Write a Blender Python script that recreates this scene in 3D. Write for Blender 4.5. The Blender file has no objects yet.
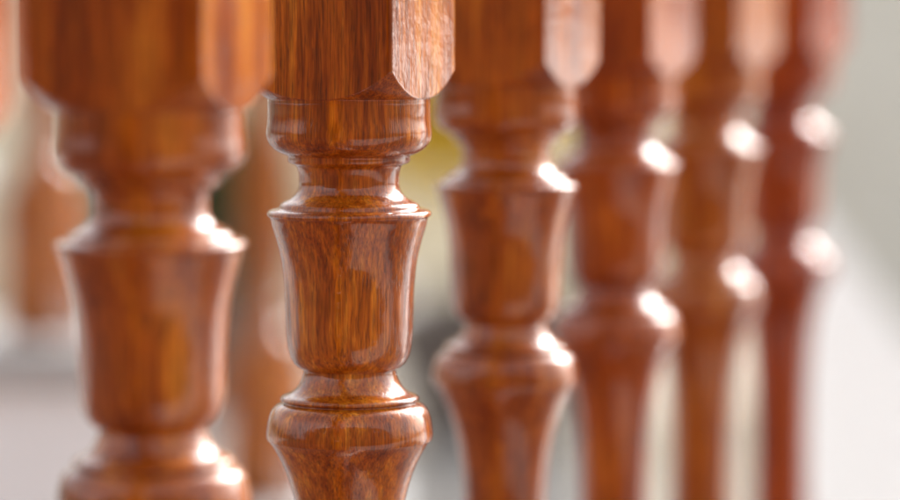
import bpy, bmesh, math, random
from mathutils import Vector, Matrix, noise
R = math.radians
random.seed(7)
sc = bpy.context.scene
col = sc.collection

# ------------------------------------------------------------------ camera frame
F = 3400.0                 # focal length in pixels of a 900 px wide frame
TILT = math.atan(255/F)    # look slightly down, the eye level lies on the top edge
D = 1.154                  # distance of the sharp baluster
CZ = 0.80                  # eye height over the patio
def place(px, py, Y):
    """world point that stands at distance Y and shows at the given pixel"""
    return Vector(((px-450)/F*Y, Y, CZ - Y*math.tan(TILT+math.atan((py-250)/F))))
def hz(py): return D*math.tan(TILT+math.atan((py-250)/F))     # metres under eye level on the sharp baluster
PX = D/F

# ------------------------------------------------------------------ node helpers
class NT:
    def __init__(s, name):
        s.m = bpy.data.materials.new(name); s.m.use_nodes = True
        s.t = s.m.node_tree; s.t.nodes.clear()
        s.out = s.n('ShaderNodeOutputMaterial')
        s.bsdf = s.n('ShaderNodeBsdfPrincipled')
        s.l(s.bsdf.outputs[0], s.out.inputs[0])
    def n(s, typ, **kw):
        nd = s.t.nodes.new(typ)
        for k, v in kw.items(): setattr(nd, k, v)
        return nd
    def l(s, a, b): s.t.links.new(a, b)
    def noise(s, vec, scale, detail=4, rough=.5, dist=0.0, dim='3D'):
        nd = s.n('ShaderNodeTexNoise'); nd.noise_dimensions = dim
        nd.inputs['Scale'].default_value = scale; nd.inputs['Detail'].default_value = detail
        nd.inputs['Roughness'].default_value = rough; nd.inputs['Distortion'].default_value = dist
        if vec is not None: s.l(vec, nd.inputs['Vector'])
        return nd.outputs['Fac']
    def ramp(s, fac, stops, interp='LINEAR'):
        nd = s.n('ShaderNodeValToRGB'); cr = nd.color_ramp; cr.interpolation = interp
        while len(cr.elements) < len(stops): cr.elements.new(.5)
        for e, (p, c) in zip(cr.elements, stops):
            e.position = p; e.color = (c, c, c, 1) if isinstance(c, (int, float)) else (*c, 1)
        s.l(fac, nd.inputs[0]); return nd.outputs[0]
    def math(s, op, a, b=None, c=None, clamp=False):
        nd = s.n('ShaderNodeMath', operation=op, use_clamp=clamp)
        for i, v in enumerate((a, b, c)):
            if v is None: continue
            if isinstance(v, (int, float)): nd.inputs[i].default_value = v
            else: s.l(v, nd.inputs[i])
        return nd.outputs[0]
    def mix(s, typ, fac, a, b):
        nd = s.n('ShaderNodeMix', data_type='RGBA', blend_type=typ, clamp_result=False)
        for idx, v in ((0, fac), (6, a), (7, b)):
            if isinstance(v, (int, float)): nd.inputs[idx].default_value = v
            elif isinstance(v, tuple): nd.inputs[idx].default_value = (*v, 1)
            else: s.l(v, nd.inputs[idx])
        return nd.outputs[2]
    def mapping(s, vec, scale=(1,1,1), rot=(0,0,0)):
        nd = s.n('ShaderNodeMapping'); nd.inputs['Scale'].default_value = scale
        nd.inputs['Rotation'].default_value = rot
        s.l(vec, nd.inputs['Vector']); return nd.outputs[0]
    def bump(s, h, strength, dist, normal=None):
        nd = s.n('ShaderNodeBump'); nd.inputs['Strength'].default_value = strength
        nd.inputs['Distance'].default_value = dist; s.l(h, nd.inputs['Height'])
        if normal is not None: s.l(normal, nd.inputs['Normal'])
        return nd.outputs[0]
    def set(s, **kw):
        for k, v in kw.items():
            i = s.bsdf.inputs[k.replace('_', ' ')]
            if isinstance(v, (int, float)): i.default_value = v
            elif isinstance(v, tuple): i.default_value = (*v, 1)
            else: s.l(v, i)

# ------------------------------------------------------------------ materials
def wood():
    k = NT('varnished_hardwood')
    tc = k.n('ShaderNodeTexCoord').outputs['Object']
    seed = k.n('ShaderNodeAttribute', attribute_type='OBJECT', attribute_name='grain_seed').outputs['Fac']
    tint = k.n('ShaderNodeAttribute', attribute_type='OBJECT', attribute_name='wood_tint').outputs['Fac']
    off = k.n('ShaderNodeCombineXYZ'); k.l(seed, off.inputs[0]); k.l(k.math('MULTIPLY', seed, 1.7), off.inputs[1]); k.l(k.math('MULTIPLY', seed, .6), off.inputs[2])
    add = k.n('ShaderNodeVectorMath', operation='ADD'); k.l(tc, add.inputs[0]); k.l(off.outputs[0], add.inputs[1])
    v = add.outputs[0]
    # slow wavering of the fibre
    wob = k.n('ShaderNodeTexNoise'); wob.inputs['Scale'].default_value = 20; wob.inputs['Detail'].default_value = 2
    k.l(v, wob.inputs['Vector'])
    ws = k.n('ShaderNodeVectorMath', operation='SCALE'); ws.inputs['Scale'].default_value = .0035; k.l(wob.outputs['Color'], ws.inputs[0])
    wa = k.n('ShaderNodeVectorMath', operation='ADD'); k.l(v, wa.inputs[0]); k.l(ws.outputs[0], wa.inputs[1])
    vw = wa.outputs[0]
    broad = k.noise(k.mapping(vw, (1, 1, .10)), 75, 3, .55)
    mid = k.noise(k.mapping(vw, (1, 1, .05)), 420, 4, .65)
    fine = k.noise(k.mapping(vw, (1, 1, .04)), 1400, 3, .6)
    pore = k.noise(k.mapping(vw, (1, 1, .06)), 1700, 2, .5)
    flame = k.noise(k.mapping(vw, (1, 1, .35)), 130, 3, .6, .6)
    mott = k.noise(v, 35, 3, .5)
    a = k.math('MULTIPLY', broad, .55); a = k.math('MULTIPLY_ADD', mid, .45, a)
    base = k.ramp(a, [(.30, (.095, .014, .0008)), (.42, (.21, .040, .0019)), (.53, (.35, .088, .0045)), (.65, (.55, .20, .016))])
    base = k.mix('MULTIPLY', 1.0, base, k.ramp(fine, [(.32, .62), (.5, 1.0), (.64, 1.32)]))
    base = k.mix('MULTIPLY', 1.0, base, k.ramp(flame, [(.34, .88), (.52, 1.0), (.7, 1.06)]))
    pm = k.ramp(pore, [(.57, 0.0), (.66, 1.0)])
    base = k.mix('MIX', k.math('MULTIPLY', pm, .42), base, (.030, .0085, .004))
    base = k.mix('MULTIPLY', 1.0, base, k.ramp(mott, [(.3, (.86, .78, .72)), (.7, (1.1, 1.16, 1.2))]))
    # stain: 0 = darker and redder, 1 = lighter and more orange
    base = k.mix('MULTIPLY', 1.0, base, k.ramp(tint, [(0, (.86, .46, .12)), (.5, (1, 1, 1)), (1, (1.25, 1.32, 1.1))]))
    peel = k.noise(v, 210, 2, .5)
    wav = k.noise(v, 55, 2, .5)
    grainh = k.math('MULTIPLY_ADD', pm, -.7, fine)
    nb = k.bump(grainh, .55, .00025)
    nc = k.bump(peel, .16, .0006); nc = k.bump(wav, .10, .0012, nc); nc = k.bump(grainh, .24, .00016, nc)
    k.set(Base_Color=base, Roughness=.42, Normal=nb, Coat_Weight=1.0, Coat_Roughness=.02, Coat_IOR=1.5, Coat_Normal=nc)
    k.bsdf.inputs['Specular IOR Level'].default_value = .02
    return k.m
def plaster(name, c1, c2, sc_=6, rough=.75):
    k = NT(name); tc = k.n('ShaderNodeTexCoord').outputs['Object']
    a = k.noise(tc, sc_, 5, .6); b = k.noise(tc, sc_*25, 3, .6)
    base = k.ramp(a, [(.3, c1), (.7, c2)])
    k.set(Base_Color=base, Roughness=rough, Normal=k.bump(b, .3, .002)); return k.m
def ground_mat():
    k = NT('patio_stone'); tc = k.n('ShaderNodeTexCoord').outputs['Object']
    br = k.n('ShaderNodeTexBrick'); k.l(tc, br.inputs['Vector'])
    br.offset = 0; br.inputs['Scale'].default_value = 1
    br.inputs['Brick Width'].default_value = .4; br.inputs['Row Height'].default_value = .4
    br.inputs['Mortar Size'].default_value = .004; br.inputs['Bias'].default_value = 0
    br.inputs['Color1'].default_value = (.50, .47, .44, 1); br.inputs['Color2'].default_value = (.55, .52, .48, 1)
    br.inputs['Mortar'].default_value = (.28, .24, .21, 1)
    a = k.noise(tc, 3, 5, .6)
    k.set(Base_Color=k.mix('MULTIPLY', 1.0, br.outputs['Color'], k.ramp(a, [(.3, .85), (.7, 1.1)])), Roughness=k.ramp(a, [(.3, .10), (.7, .22)]))
    return k.m
def leafmat(name, c1, c2):
    k = NT(name); tc = k.n('ShaderNodeTexCoord').outputs['Object']
    a = k.noise(tc, 24, 3, .6)
    k.set(Base_Color=k.ramp(a, [(.35, c1), (.65, c2)]), Roughness=.45)
    k.bsdf.inputs['Subsurface Weight'].default_value = 0
    tr = k.n('ShaderNodeBsdfTranslucent'); k.l(k.bsdf.inputs['Base Color'].links[0].from_socket, tr.inputs[0])
    mx = k.n('ShaderNodeMixShader'); mx.inputs[0].default_value = .4
    k.l(k.bsdf.outputs[0], mx.inputs[1]); k.l(tr.outputs[0], mx.inputs[2]); k.l(mx.outputs[0], k.out.inputs[0])
    return k.m
M_WOOD = wood()
M_WHITE = plaster('white_paint', (.86, .86, .85), (.91, .91, .90), 4, .6)
M_WALL = plaster('grey_cream_render', (.61, .58, .50), (.67, .64, .56))
M_CREAM = plaster('cream_render', (.62, .55, .41), (.70, .63, .48))
M_GROUND = ground_mat()
M_TERRA = plaster('terracotta_floor', (.13, .06, .04), (.17, .085, .055), 5, .6)
M_BROWN = plaster('screen_brown', (.07, .035, .022), (.09, .05, .03), 3, .8)  # dark tone for the two added screens that the varnish mirrors
M_STONE = plaster('grey_stone', (.34, .34, .335), (.44, .44, .43), 12, .5)
M_LAWN = plaster('lawn', (.035, .045, .018), (.07, .08, .03), 3, .9)
M_CEIL = plaster('ceiling_paint', (.66, .62, .56), (.70, .66, .60), 3, .7)
ROOF_X = 1.25
M_POT = plaster('dark_glazed_clay', (.07, .05, .04), (.11, .08, .065), 9, .4)
M_SOIL = plaster('potting_soil', (.03, .02, .014), (.06, .042, .03), 60, .9)
M_BARK = plaster('bark', (.10, .07, .045), (.18, .13, .09), 30, .9)
M_YLEAF = leafmat('yellow_leaf', (.70, .48, .03), (.88, .64, .06))
M_GLEAF = leafmat('green_leaf', (.04, .07, .02), (.10, .14, .05))

# ------------------------------------------------------------------ object helpers
def link(name, me, mat, parent=None, smooth=True):
    o = bpy.data.objects.new(name, me); col.objects.link(o)
    if mat: me.materials.append(mat)
    if smooth:
        for p in me.polygons: p.use_smooth = True
    if parent: o.parent = parent
    return o
def tag(o, label, cat, group=None):
    o['label'] = label; o['category'] = cat
    if group: o['group'] = group
    return o
def empty(name, loc, rz=0):
    o = bpy.data.objects.new(name, None); col.objects.link(o); o.location = loc; o.rotation_euler = (0, 0, rz)
    o.empty_display_size = .05; return o
def catmull(pts, step=.0009):
    """pts: (r, z, corner) -> dense list; corners stay sharp (small round added by doubled points)"""
    out = []
    n = len(pts)
    for i in range(n-1):
        p1, p2 = pts[i], pts[i+1]
        p0 = pts[i-1] if i > 0 and not p1[2] else p1
        p3 = pts[i+2] if i+2 < n and not p2[2] else p2
        L = math.hypot(p2[0]-p1[0], p2[1]-p1[1]); m = max(1, min(60, int(L/step)))
        m1 = [(p2[j]-p0[j])*.5 for j in (0, 1)]; m2 = [(p3[j]-p1[j])*.5 for j in (0, 1)]
        if p0 is p1: m1 = [(p2[j]-p1[j]) for j in (0, 1)]
        if p3 is p2: m2 = [(p2[j]-p1[j]) for j in (0, 1)]
        for s in range(m):
            t = s/m; h00 = 2*t**3-3*t*t+1; h10 = t**3-2*t*t+t; h01 = -2*t**3+3*t*t; h11 = t**3-t*t
            out.append(tuple(h00*p1[j]+h10*m1[j]+h01*p2[j]+h11*m2[j] for j in (0, 1)))
    out.append(pts[-1][:2])
    return out
def soften(pts, k=.5*PX, rounds=2):
    """resample and smooth the profile a touch so that every crease is a tiny worn radius"""
    for _ in range(rounds):
        q = [pts[0]]
        for a, b, c in zip(pts, pts[1:], pts[2:]):
            q.append((b[0]*.5+(a[0]+c[0])*.25, b[1]*.5+(a[1]+c[1])*.25))
        q.append(pts[-1]); pts = q
    return pts
def lathe(prof, seg=144):
    me = bpy.data.meshes.new('turned'); vs = []; fs = []
    for (r, z) in prof:
        for i in range(seg):
            a = 2*math.pi*i/seg; vs.append((r*math.cos(a), r*math.sin(a), z))
    for j in range(len(prof)-1):
        for i in range(seg):
            a = j*seg+i; b = j*seg+(i+1) % seg
            fs.append((a, a+seg, b+seg, b))
    me.from_pydata(vs, [], fs); me.update()
    return me
def box_mesh(x0, x1, y0, y1, z0, z1, bev=.003):
    bm = bmesh.new(); bmesh.ops.create_cube(bm, size=1)
    for v in bm.verts:
        v.co = Vector(((x0+x1)/2+v.co.x*(x1-x0), (y0+y1)/2+v.co.y*(y1-y0), (z0+z1)/2+v.co.z*(z1-z0)))
    if bev: bmesh.ops.bevel(bm, geom=bm.edges[:], offset=bev, segments=3, affect='EDGES', profile=.5)
    me = bpy.data.meshes.new('box'); bm.to_mesh(me); bm.free(); return me

# ------------------------------------------------------------------ the baluster
# local z: 0 = underside of the base block; top of the top block at HT
HT = .78
ZE = .655                              # eye level in baluster coordinates
def zz(py): return ZE - hz(py)
HALF = 82*PX                           # half side of the square blocks
CORN = 2.2*PX
def smin(a, b, k):
    h = max(0.0, min(1.0, .5+.5*(b-a)/k)); return b*(1-h)+a*h-k*h*(1-h)
def block_mesh(zs, top_z, cut_top):
    """square billet with a turned shoulder: radius = smooth min(square, shoulder cone)."""
    angs = []
    for q in range(4):
        for i in range(97):
            if i == 96: continue
            t = i/96*2-1                              # -1..1 from corner to corner
            tt = math.copysign(abs(t)**.75, t)        # crowd to the corners
            angs.append(q*math.pi/2 + tt*math.pi/4)
    n = len(angs)
    def sq(th):
        c, s = abs(math.cos(th)), abs(math.sin(th))
        p = 60.0
        r = HALF/((c**p+s**p)**(1/p))
        # rounded corner: limit of the diagonal
        return smin(r, HALF*math.sqrt(2)-CORN*.45, CORN*.8)
    # levels
    lv = []
    N = 64
    zc = hz(98)-hz(64)
    for i in range(N+1): lv.append(-.0012 + (zc+.0040)*i/N)
    lv += [zc+.006, zc+.012, zc+.03, zc+.06, top_z]
    def cone(h):                                      # shoulder radius at height h over the collar
        f = max(0, h)/ (hz(98)-hz(69))
        if h < 0: return 81.5*PX
        return (81.5 + 34.0*min(f, 3)**.78)*PX
    me = bpy.data.meshes.new('block'); vs = []; fs = []
    for h in lv:
        cr = cone(h)
        for th in angs:
            r = smin(sq(th), cr, 1.1*PX) if h < lv[N] else sq(th)
            vs.append((r*math.cos(th), r*math.sin(th), zs+h*cut_top))
    m = len(lv)
    for j in range(m-1):
        for i in range(n):
            a = j*n+i; b = j*n+(i+1) % n
            fs.append((a, b, b+n, a+n) if cut_top > 0 else (a, a+n, b+n, b))
    # end cap
    c = len(vs); vs.append((0, 0, zs+lv[-1]*cut_top))
    for i in range(n):
        a = (m-1)*n+i; b = (m-1)*n+(i+1) % n
        fs.append((a, b, c) if cut_top > 0 else (b, a, c))
    me.from_pydata(vs, [], fs); me.update(); return me

def P(r, y, c=0): return (r*PX, zz(y), c)
collar = [P(78, 98.0, 1), P(80.5, 98.4, 1), P(81.3, 100, 0), P(81.6, 118, 0), P(82.8, 130, 0), P(83, 136, 1), P(81.5, 141, 0), P(77, 147, 0), P(70, 152, 0), P(63.5, 154.6, 1)]
neck = [P(63.5, 154.6, 1), P(59.4, 155.4, 1), P(61.6, 157.4, 0), P(61.8, 160.5, 0), P(60, 163.2, 1), P(53.6, 164.2, 1), P(51.2, 169, 0), P(50, 178, 0), P(50.2, 186, 0), P(52.5, 192, 0), P(57.5, 197.5, 0), P(66, 202, 0), P(70.8, 203.8, 1), P(71.0, 207.4, 1), P(69.4, 208.0, 1), P(76.5, 209.0, 0), P(81.5, 210.4, 0), P(83.2, 212.8, 0), P(82, 215.4, 1)]
cup = [P(82, 215.4, 1), P(78.2, 216.3, 1), P(78.5, 221, 0), P(75.5, 231, 0), P(71.5, 245, 0), P(67.8, 262, 0), P(65.2, 285, 0), P(64.2, 310, 0), P(63.2, 333, 0), P(61.6, 348, 0), P(58.5, 358, 0), P(53, 365.8, 0), P(46.5, 369.5, 1)]
ring = [P(46.5, 369.5, 1), P(46, 371.5, 0), P(47.5, 376, 0), P(50, 382, 0), P(54.5, 388.5, 0), P(61, 393.5, 0), P(67.5, 395.4, 0), P(70.2, 397.2, 0), P(70.2, 400, 1), P(64.0, 401.2, 1), P(68.6, 402.6, 1), P(75, 405.4, 0), P(79.2, 411.5, 0), P(81.6, 420, 0), P(83.2, 430, 0), P(83.6, 436.5, 0), P(82.6, 439.3, 1)]
stem = [P(82.6, 439.3, 1), P(80, 441.2, 1), P(76.5, 446, 0), P(71.5, 455, 0), P(66, 466, 0), P(60, 483, 0), P(55, 502, 0), P(50.5, 530, 0), P(47.5, 565, 0), P(45, 620, 0), P(44, 700, 0), P(45, 800, 0), P(48, 900, 0)]
# the lower turning mirrors the upper one
zb = .130                               # top of base block
def Q(r, h, c=0): return (r*PX, zb+h*PX, c)
stem += [Q(52, 640, 0), Q(60, 520, 0), Q(66, 400, 0), Q(68, 320, 0), Q(64, 250, 0), Q(54, 190, 0), Q(44, 150, 0), Q(42, 140, 1)]
foot = [Q(42, 140, 1), Q(60, 135, 0), Q(66, 122, 0), Q(60, 110, 1), Q(50, 100, 0), Q(49, 80, 0), Q(58, 62, 0), Q(64, 56, 1), Q(76, 48, 0), Q(82, 38, 0), Q(82, 20, 0), Q(81.5, 2, 0), Q(78, 0, 1)]
stem = [p for i, p in enumerate(stem)]
# keep z strictly descending in the stem
ss = []
for p in stem:
    if not ss or p[1] < ss[-1][1]-.0005: ss.append(p)
stem = ss
MESH = {}
for nm, pr in (('collar', collar), ('neck', neck), ('cup', cup), ('ring', ring), ('stem', stem), ('foot', foot)):
    st = .0009 if nm not in ('stem', 'foot') else .003
    MESH[nm] = lathe(soften(catmull(pr, st), rounds=1))
    for p in MESH[nm].polygons: p.use_smooth = True
MESH['top_block'] = block_mesh(zz(98), HT-zz(98), 1)
MESH['base_block'] = block_mesh(zb, zb, -1)
PARTS = ['top_block', 'collar', 'neck', 'cup', 'ring', 'stem', 'foot', 'base_block']
for nm in PARTS:
    MESH[nm].materials.append(M_WOOD)
    for p in MESH[nm].polygons: p.use_smooth = True

proto = None
def baluster(loc, rz, label, group, tint, seed):
    global proto
    if proto is None:
        root = empty('baluster', loc, rz)
        for nm in PARTS:
            o = bpy.data.objects.new(nm, MESH[nm]); col.objects.link(o); o.parent = root
        proto = root
    else:
        root = proto.copy(); col.objects.link(root); root.location = loc; root.rotation_euler = (0, 0, rz)
        for ch in list(proto.children):
            c = ch.copy(); col.objects.link(c); c.parent = root
    for c in root.children: c['wood_tint'] = tint; c['grain_seed'] = seed
    tag(root, label, 'baluster', group)
    return root

# main row: (index, apparent x, depth factor)
ZB = CZ - ZE
rot = {0: 27, 1: 27.5, 2: 22.4, 3: 20.2, 4: 19.2, 5: 18.4, 6: 17.6}
cx = {0: -135, 1: 149, 2: 349, 3: 507, 4: 615, 5: 706, 6: 781}
tint = {0: .5, 1: .42, 2: .5, 3: .42, 4: .2, 5: .8, 6: 0}
lab = {
 0: 'varnished baluster cut off at the left border, only its square block corner in view',
 1: 'large blurred varnished baluster nearest on the left, in front of the sharp one',
 2: 'sharply focused varnished wooden baluster with crisp grain and turned cup',
 3: 'slightly blurred brown baluster directly behind the sharp one, to its right',
 4: 'dark reddish blurred baluster between the slightly blurred brown one and the light orange one',
 5: 'light orange blurred baluster, second from the far right end of the row',
 6: 'deep red blurred baluster ending the row beside the pale wall',
}
for n in (2, 0, 1, 3, 4, 5, 6):
    Y = D*(1+.147*(n-2)); X = (cx[n]-450)/F*Y
    # local +x is a face normal; near corner must sit rot degrees right of the camera direction
    bl = baluster((X, Y, ZB+(.0018 if n == 1 else 0)), R(rot[n]-45), lab[n], 'balusters of the front railing', tint[n], .137*n+.31)
    bl.rotation_euler.x = R((0, .2, 0, -.25, .3, -.2, .15)[n]); bl.rotation_euler.y = R((0, -.2, 0, .2, .1, .3, -.2)[n])
    sh = bl.rotation_euler.to_matrix() @ Vector((0, 0, ZE)); bl.location.x -= sh.x; bl.location.y -= sh.y

# rails of the front railing (out of the frame, above and below)
p0 = Vector(((cx[0]-450)/F*D*.706, D*.706)); p6 = Vector(((cx[6]-450)/F*D*1.588, D*1.588))
d = (p6-p0).normalized(); a0 = p0-d*.25; a6 = p6+d*.06
L = (a6-a0).length; ang = math.atan2(d.y, d.x)
hr = link('handrail', box_mesh(0, L, -.036, .036, 0, .045, .012), M_WOOD)
hr.location = (a0.x, a0.y, ZB+HT-.002); hr.rotation_euler = (0, 0, ang); hr['wood_tint'] = .4; hr['grain_seed'] = 3.3
tag(hr, 'varnished wooden handrail lying on top of the front row of balusters', 'handrail')
brl = link('plinth', box_mesh(0, L, -.05, .05, 0, ZB+.002, .004), M_WHITE)
brl.location = (a0.x, a0.y, 0); brl.rotation_euler = (0, 0, ang)
tag(brl, 'low white plinth that carries the front row of balusters', 'plinth')

# ------------------------------------------------------------------ stair railing behind, on a sloping white stringer
YS = D*2.5
b0 = place(46, 335, YS); b1 = place(267, 503, YS)
stp = b1-b0
baluster((b0.x, YS, b0.z), R(20-45), 'far blurred orange baluster whose square base stands on white stringer at left border', 'balusters of the stair railing behind', .8, 2.1)
baluster((b1.x, YS, b1.z), R(20-45), 'far blurred orange baluster glimpsed between the nearest baluster and the sharp one', 'balusters of the stair railing behind', .75, 2.6)
def slope_wall(name, A, B, zbot, thick, mat, cap=0):
    """upright wall in a plane of constant Y whose top edge runs from A to B"""
    me = bpy.data.meshes.new(name); bm = bmesh.new()
    q = [(A.x, A.z), (B.x, B.z), (B.x, zbot), (A.x, zbot)]
    if B.z <= zbot+.001: q = [(A.x, A.z), (B.x, B.z), (A.x, zbot)]
    f = bm.faces.new([bm.verts.new((x, A.y-thick/2, z)) for x, z in q])
    r = bmesh.ops.extrude_face_region(bm, geom=[f])
    for v in [g for g in r['geom'] if isinstance(g, bmesh.types.BMVert)]: v.co.y += thick
    bmesh.ops.recalc_face_normals(bm, faces=bm.faces[:])
    bmesh.ops.bevel(bm, geom=bm.edges[:], offset=.004, segments=2, affect='EDGES')
    bm.to_mesh(me); bm.free()
    return link(name, me, mat, None, False)
def bevel_box(name, mat, parent, *b): return link(name, box_mesh(*b, .004), mat, parent, False)
st = empty('staircase', (b0.x, YS, 0))
go_, ri = stp.x, -stp.z
for i in range(-2, 4):
    x0 = i*go_-go_*.5; zt = b0.z-i*ri
    if zt < .05: break
    bevel_box('riser', M_WHITE, st, x0, x0+go_-.001, -.085, .17, 0, zt-.030)
    bevel_box('tread', M_STONE, st, x0-.0, x0+go_+.018, -.105, .18, zt-.028-.0005*(i % 2), zt)
tag(st, 'white staircase with grey stone treads stepping down behind the nearest baluster', 'staircase')

# white sloping parapet on the right
YP = 3.7
w = slope_wall('sloping_parapet', place(770, 155, YP), place(1010, 470, YP), 0.0, .16, M_WHITE)
tag(w, 'bright white sloping parapet behind the deep red baluster, bottom right', 'parapet')

# ------------------------------------------------------------------ walls behind, ground
def wall(name, x0, x1, Y, z1, mat, label, thick=.2):
    o = link(name, box_mesh(x0, x1, Y, Y+thick, 0, z1, .01), mat, None, False); tag(o, label, 'wall'); return o
wall('rendered_wall', .62, 2.2, 6.6, 2.6, M_WALL, 'pale grey rendered wall filling the background at the right')
wall('reflection_screen_right', 2.21, 5.6, 6.6, 2.3, M_BROWN, 'unseen brown screen added past the pale grey wall, a dark reflection for the varnish')  # out of view, added so the near right-hand block faces mirror something dark
wall('garden_wall', -6, .80, 8.4, 2.4, M_CREAM, 'cream rendered wall far behind the balusters on the left')

g = link('patio_floor', box_mesh(-12, 60, 2.4, 60, -.2, 0, 0), M_GROUND, None, False); g['kind'] = 'structure'
g = link('reflector_slab', box_mesh(.07, 9, -.6, .75, -.2, .002, 0), M_GROUND, None, False); g['kind'] = 'structure'  # unseen pale slab, added to mirror as bright patches under the turnings
g = link('terrace_floor', box_mesh(-5, .07, -3.5, 2.4, -.2, .004, 0), M_TERRA, None, False); g['kind'] = 'structure'
for y0_, y1_ in ((.75, 2.4), (-3.5, -.6)):
    g = link('terrace_floor', box_mesh(.07, 9, y0_, y1_, -.2, .004, 0), M_TERRA, None, False); g['kind'] = 'structure'
g = link('ground', box_mesh(-150, 150, -150, 150, -.4, -.02, 0), M_LAWN, None, False); g['kind'] = 'structure'

wall('reflection_screen_back', -9, 8, -3.4, 2.3, M_BROWN, 'dull brown screen added behind the viewer to darken reflections in the varnish')  # added out of view to keep the low sky out of the varnish
# ------------------------------------------------------------------ plants
def leaf_cloud(n, centre, rad, size, seed):
    rnd = random.Random(seed); me = bpy.data.meshes.new('leaves'); vs = []; fs = []
    clumps = [(Vector((rnd.uniform(-1, 1), rnd.uniform(-1, 1), rnd.uniform(-1, 1))), rnd.uniform(.3, .55)) for _ in range(16)]
    for i in range(n):
        c, cr = clumps[rnd.randrange(len(clumps))]
        p = c*.68 + Vector((rnd.gauss(0, 1), rnd.gauss(0, 1), rnd.gauss(0, 1)))*cr*.5
        p = centre+Vector((p.x*rad[0], p.y*rad[1], p.z*rad[2]))
        u = Vector((rnd.gauss(0, 1), rnd.gauss(0, 1), rnd.gauss(0, .6))).normalized(); w_ = u.orthogonal().normalized()
        w_.rotate(Matrix.Rotation(rnd.uniform(0, 6.28), 3, u)); nrm = u.cross(w_)
        s = size*rnd.uniform(.6, 1.3); b = len(vs)
        vs += [p, p+u*s*.5+w_*s*.24+nrm*s*.05, p+u*s, p+u*s*.5-w_*s*.24+nrm*s*.05, p+u*s*.5]
        fs += [(b, b+1, b+4), (b+1, b+2, b+4), (b+2, b+3, b+4), (b+3, b, b+4)]
    me.from_pydata([tuple(v) for v in vs], [], fs); me.update(); return me
def pot_plant(name, loc, pot_r, pot_h, stem_h, crown, nleaf, size, mat, label, seed):
    root = empty(name, loc)
    pr = [(pot_r*.62, 0, 1), (pot_r*.68, .01, 0), (pot_r*.86, pot_h*.5, 0), (pot_r*.95, pot_h*.86, 1), (pot_r*1.04, pot_h*.87, 1), (pot_r*1.04, pot_h, 1), (pot_r*.92, pot_h, 1), (pot_r*.88, pot_h*.9, 1)]
    link('pot', lathe(catmull(pr, .02), 48), M_POT, root)
    soil = link('soil', lathe([(pot_r*.9, pot_h*.9), (pot_r*.5, pot_h*.93), (.001, pot_h*.94)], 32), M_SOIL, root)
    rnd = random.Random(seed); bm = bmesh.new()
    def tube(path, r0, r1, seg=8):
        rings = []
        for i, p in enumerate(path):
            dirv = (path[min(i+1, len(path)-1)]-path[max(i-1, 0)]).normalized(); a = dirv.orthogonal().normalized(); b = dirv.cross(a)
            r = r0+(r1-r0)*i/(len(path)-1)
            rings.append([bm.verts.new(p+a*r*math.cos(6.2832*k/seg)+b*r*math.sin(6.2832*k/seg)) for k in range(seg)])
        for A, B in zip(rings, rings[1:]):
            for k in range(seg): bm.faces.new((A[k], A[(k+1) % seg], B[(k+1) % seg], B[k]))
    top = Vector((0, 0, pot_h*.9+stem_h))
    tube([Vector((0, 0, pot_h*.9)), Vector((.01, 0, pot_h*.9+stem_h*.5)), top], .016, .010)
    for k in range(9):
        a = k*.7*3; e = Vector((math.cos(a)*crown[0]*.7, math.sin(a)*crown[1]*.7, crown[2]*rnd.uniform(.2, 1.3)))
        tube([top-Vector((0, 0, .02)), top+e*.5+Vector((0, 0, .02)), top+e], .007, .002, 6)
    me = bpy.data.meshes.new('trunk'); bm.to_mesh(me); bm.free(); link('trunk', me, M_BARK, root)
    link('crown', leaf_cloud(nleaf, top+Vector((0, 0, crown[2]*.6)), crown, size, seed), mat, root, False)
    tag(root, label, 'potted plant'); return root
q = place(492, 440, 6.2)
pot_plant('potted_tree', (q.x, 6.2, 0), .22, .25, .29, (.24, .20, .17), 6500, .05, M_YLEAF, 'potted shrub with yellow leaves and dark pot, seen between the blurred balusters', 4)
q = place(208, 400, 6.6)
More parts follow.
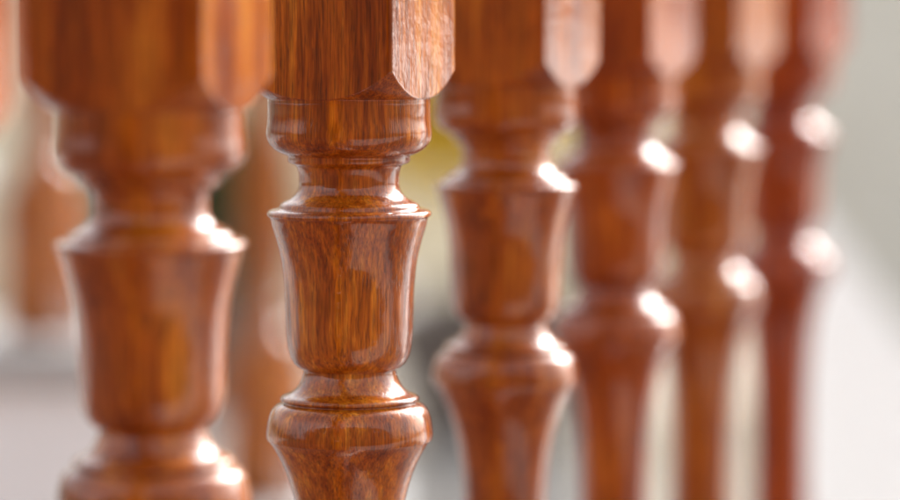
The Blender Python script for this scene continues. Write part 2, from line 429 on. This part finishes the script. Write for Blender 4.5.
pot_plant('potted_shrub', (q.x, 6.6, 0), .16, .24, .10, (.19, .19, .20), 3000, .05, M_GLEAF, 'dark green potted shrub glimpsed beside the neck of the nearest baluster', 9)

# ------------------------------------------------------------------ light
SUN_AZ, SUN_EL = 38, 31          # azimuth to the right of the viewing direction
wd = bpy.data.worlds.new('World'); sc.world = wd; wd.use_nodes = True
nt = wd.node_tree; bg = nt.nodes['Background']
sky = nt.nodes.new('ShaderNodeTexSky'); sky.sky_type = 'NISHITA'; sky.sun_disc = False
sky.sun_elevation = R(SUN_EL); sky.sun_rotation = R(SUN_AZ); sky.dust_density = 5.0; sky.air_density = 1.0
hs = nt.nodes.new('ShaderNodeHueSaturation'); hs.inputs['Saturation'].default_value = .22; nt.links.new(sky.outputs[0], hs.inputs['Color']); nt.links.new(hs.outputs[0], bg.inputs[0]); bg.inputs[1].default_value = .15
ld = bpy.data.lights.new('sun', 'SUN'); ld.energy = 1.1; ld.angle = R(17); ld.color = (1, .975, .94)
lo = bpy.data.objects.new('sun', ld); col.objects.link(lo)
sd = Vector((math.sin(R(SUN_AZ))*math.cos(R(SUN_EL)), math.cos(R(SUN_AZ))*math.cos(R(SUN_EL)), math.sin(R(SUN_EL))))
lo.rotation_euler = sd.to_track_quat('Z', 'Y').to_euler(); lo.location = sd*5

# ------------------------------------------------------------------ camera
cd = bpy.data.cameras.new('camera'); co = bpy.data.objects.new('camera', cd); col.objects.link(co); sc.camera = co
cd.sensor_width = 36; cd.lens = F/900*36; cd.clip_start = .02; cd.clip_end = 500
co.location = (0, 0, CZ); co.rotation_euler = (R(90)-TILT, 0, 0)
cd.dof.use_dof = True; cd.dof.focus_distance = D-.026; cd.dof.aperture_fstop = (cd.lens/1000)/.033; cd.dof.aperture_blades = 0

sc.view_settings.view_transform = 'Standard'; sc.view_settings.look = 'None'
sc.view_settings.exposure = 1.7; sc.view_settings.gamma = 1
sc.cycles.use_denoising = True
sc.cycles.max_bounces = 8; sc.cycles.caustics_reflective = False; sc.cycles.caustics_refractive = False
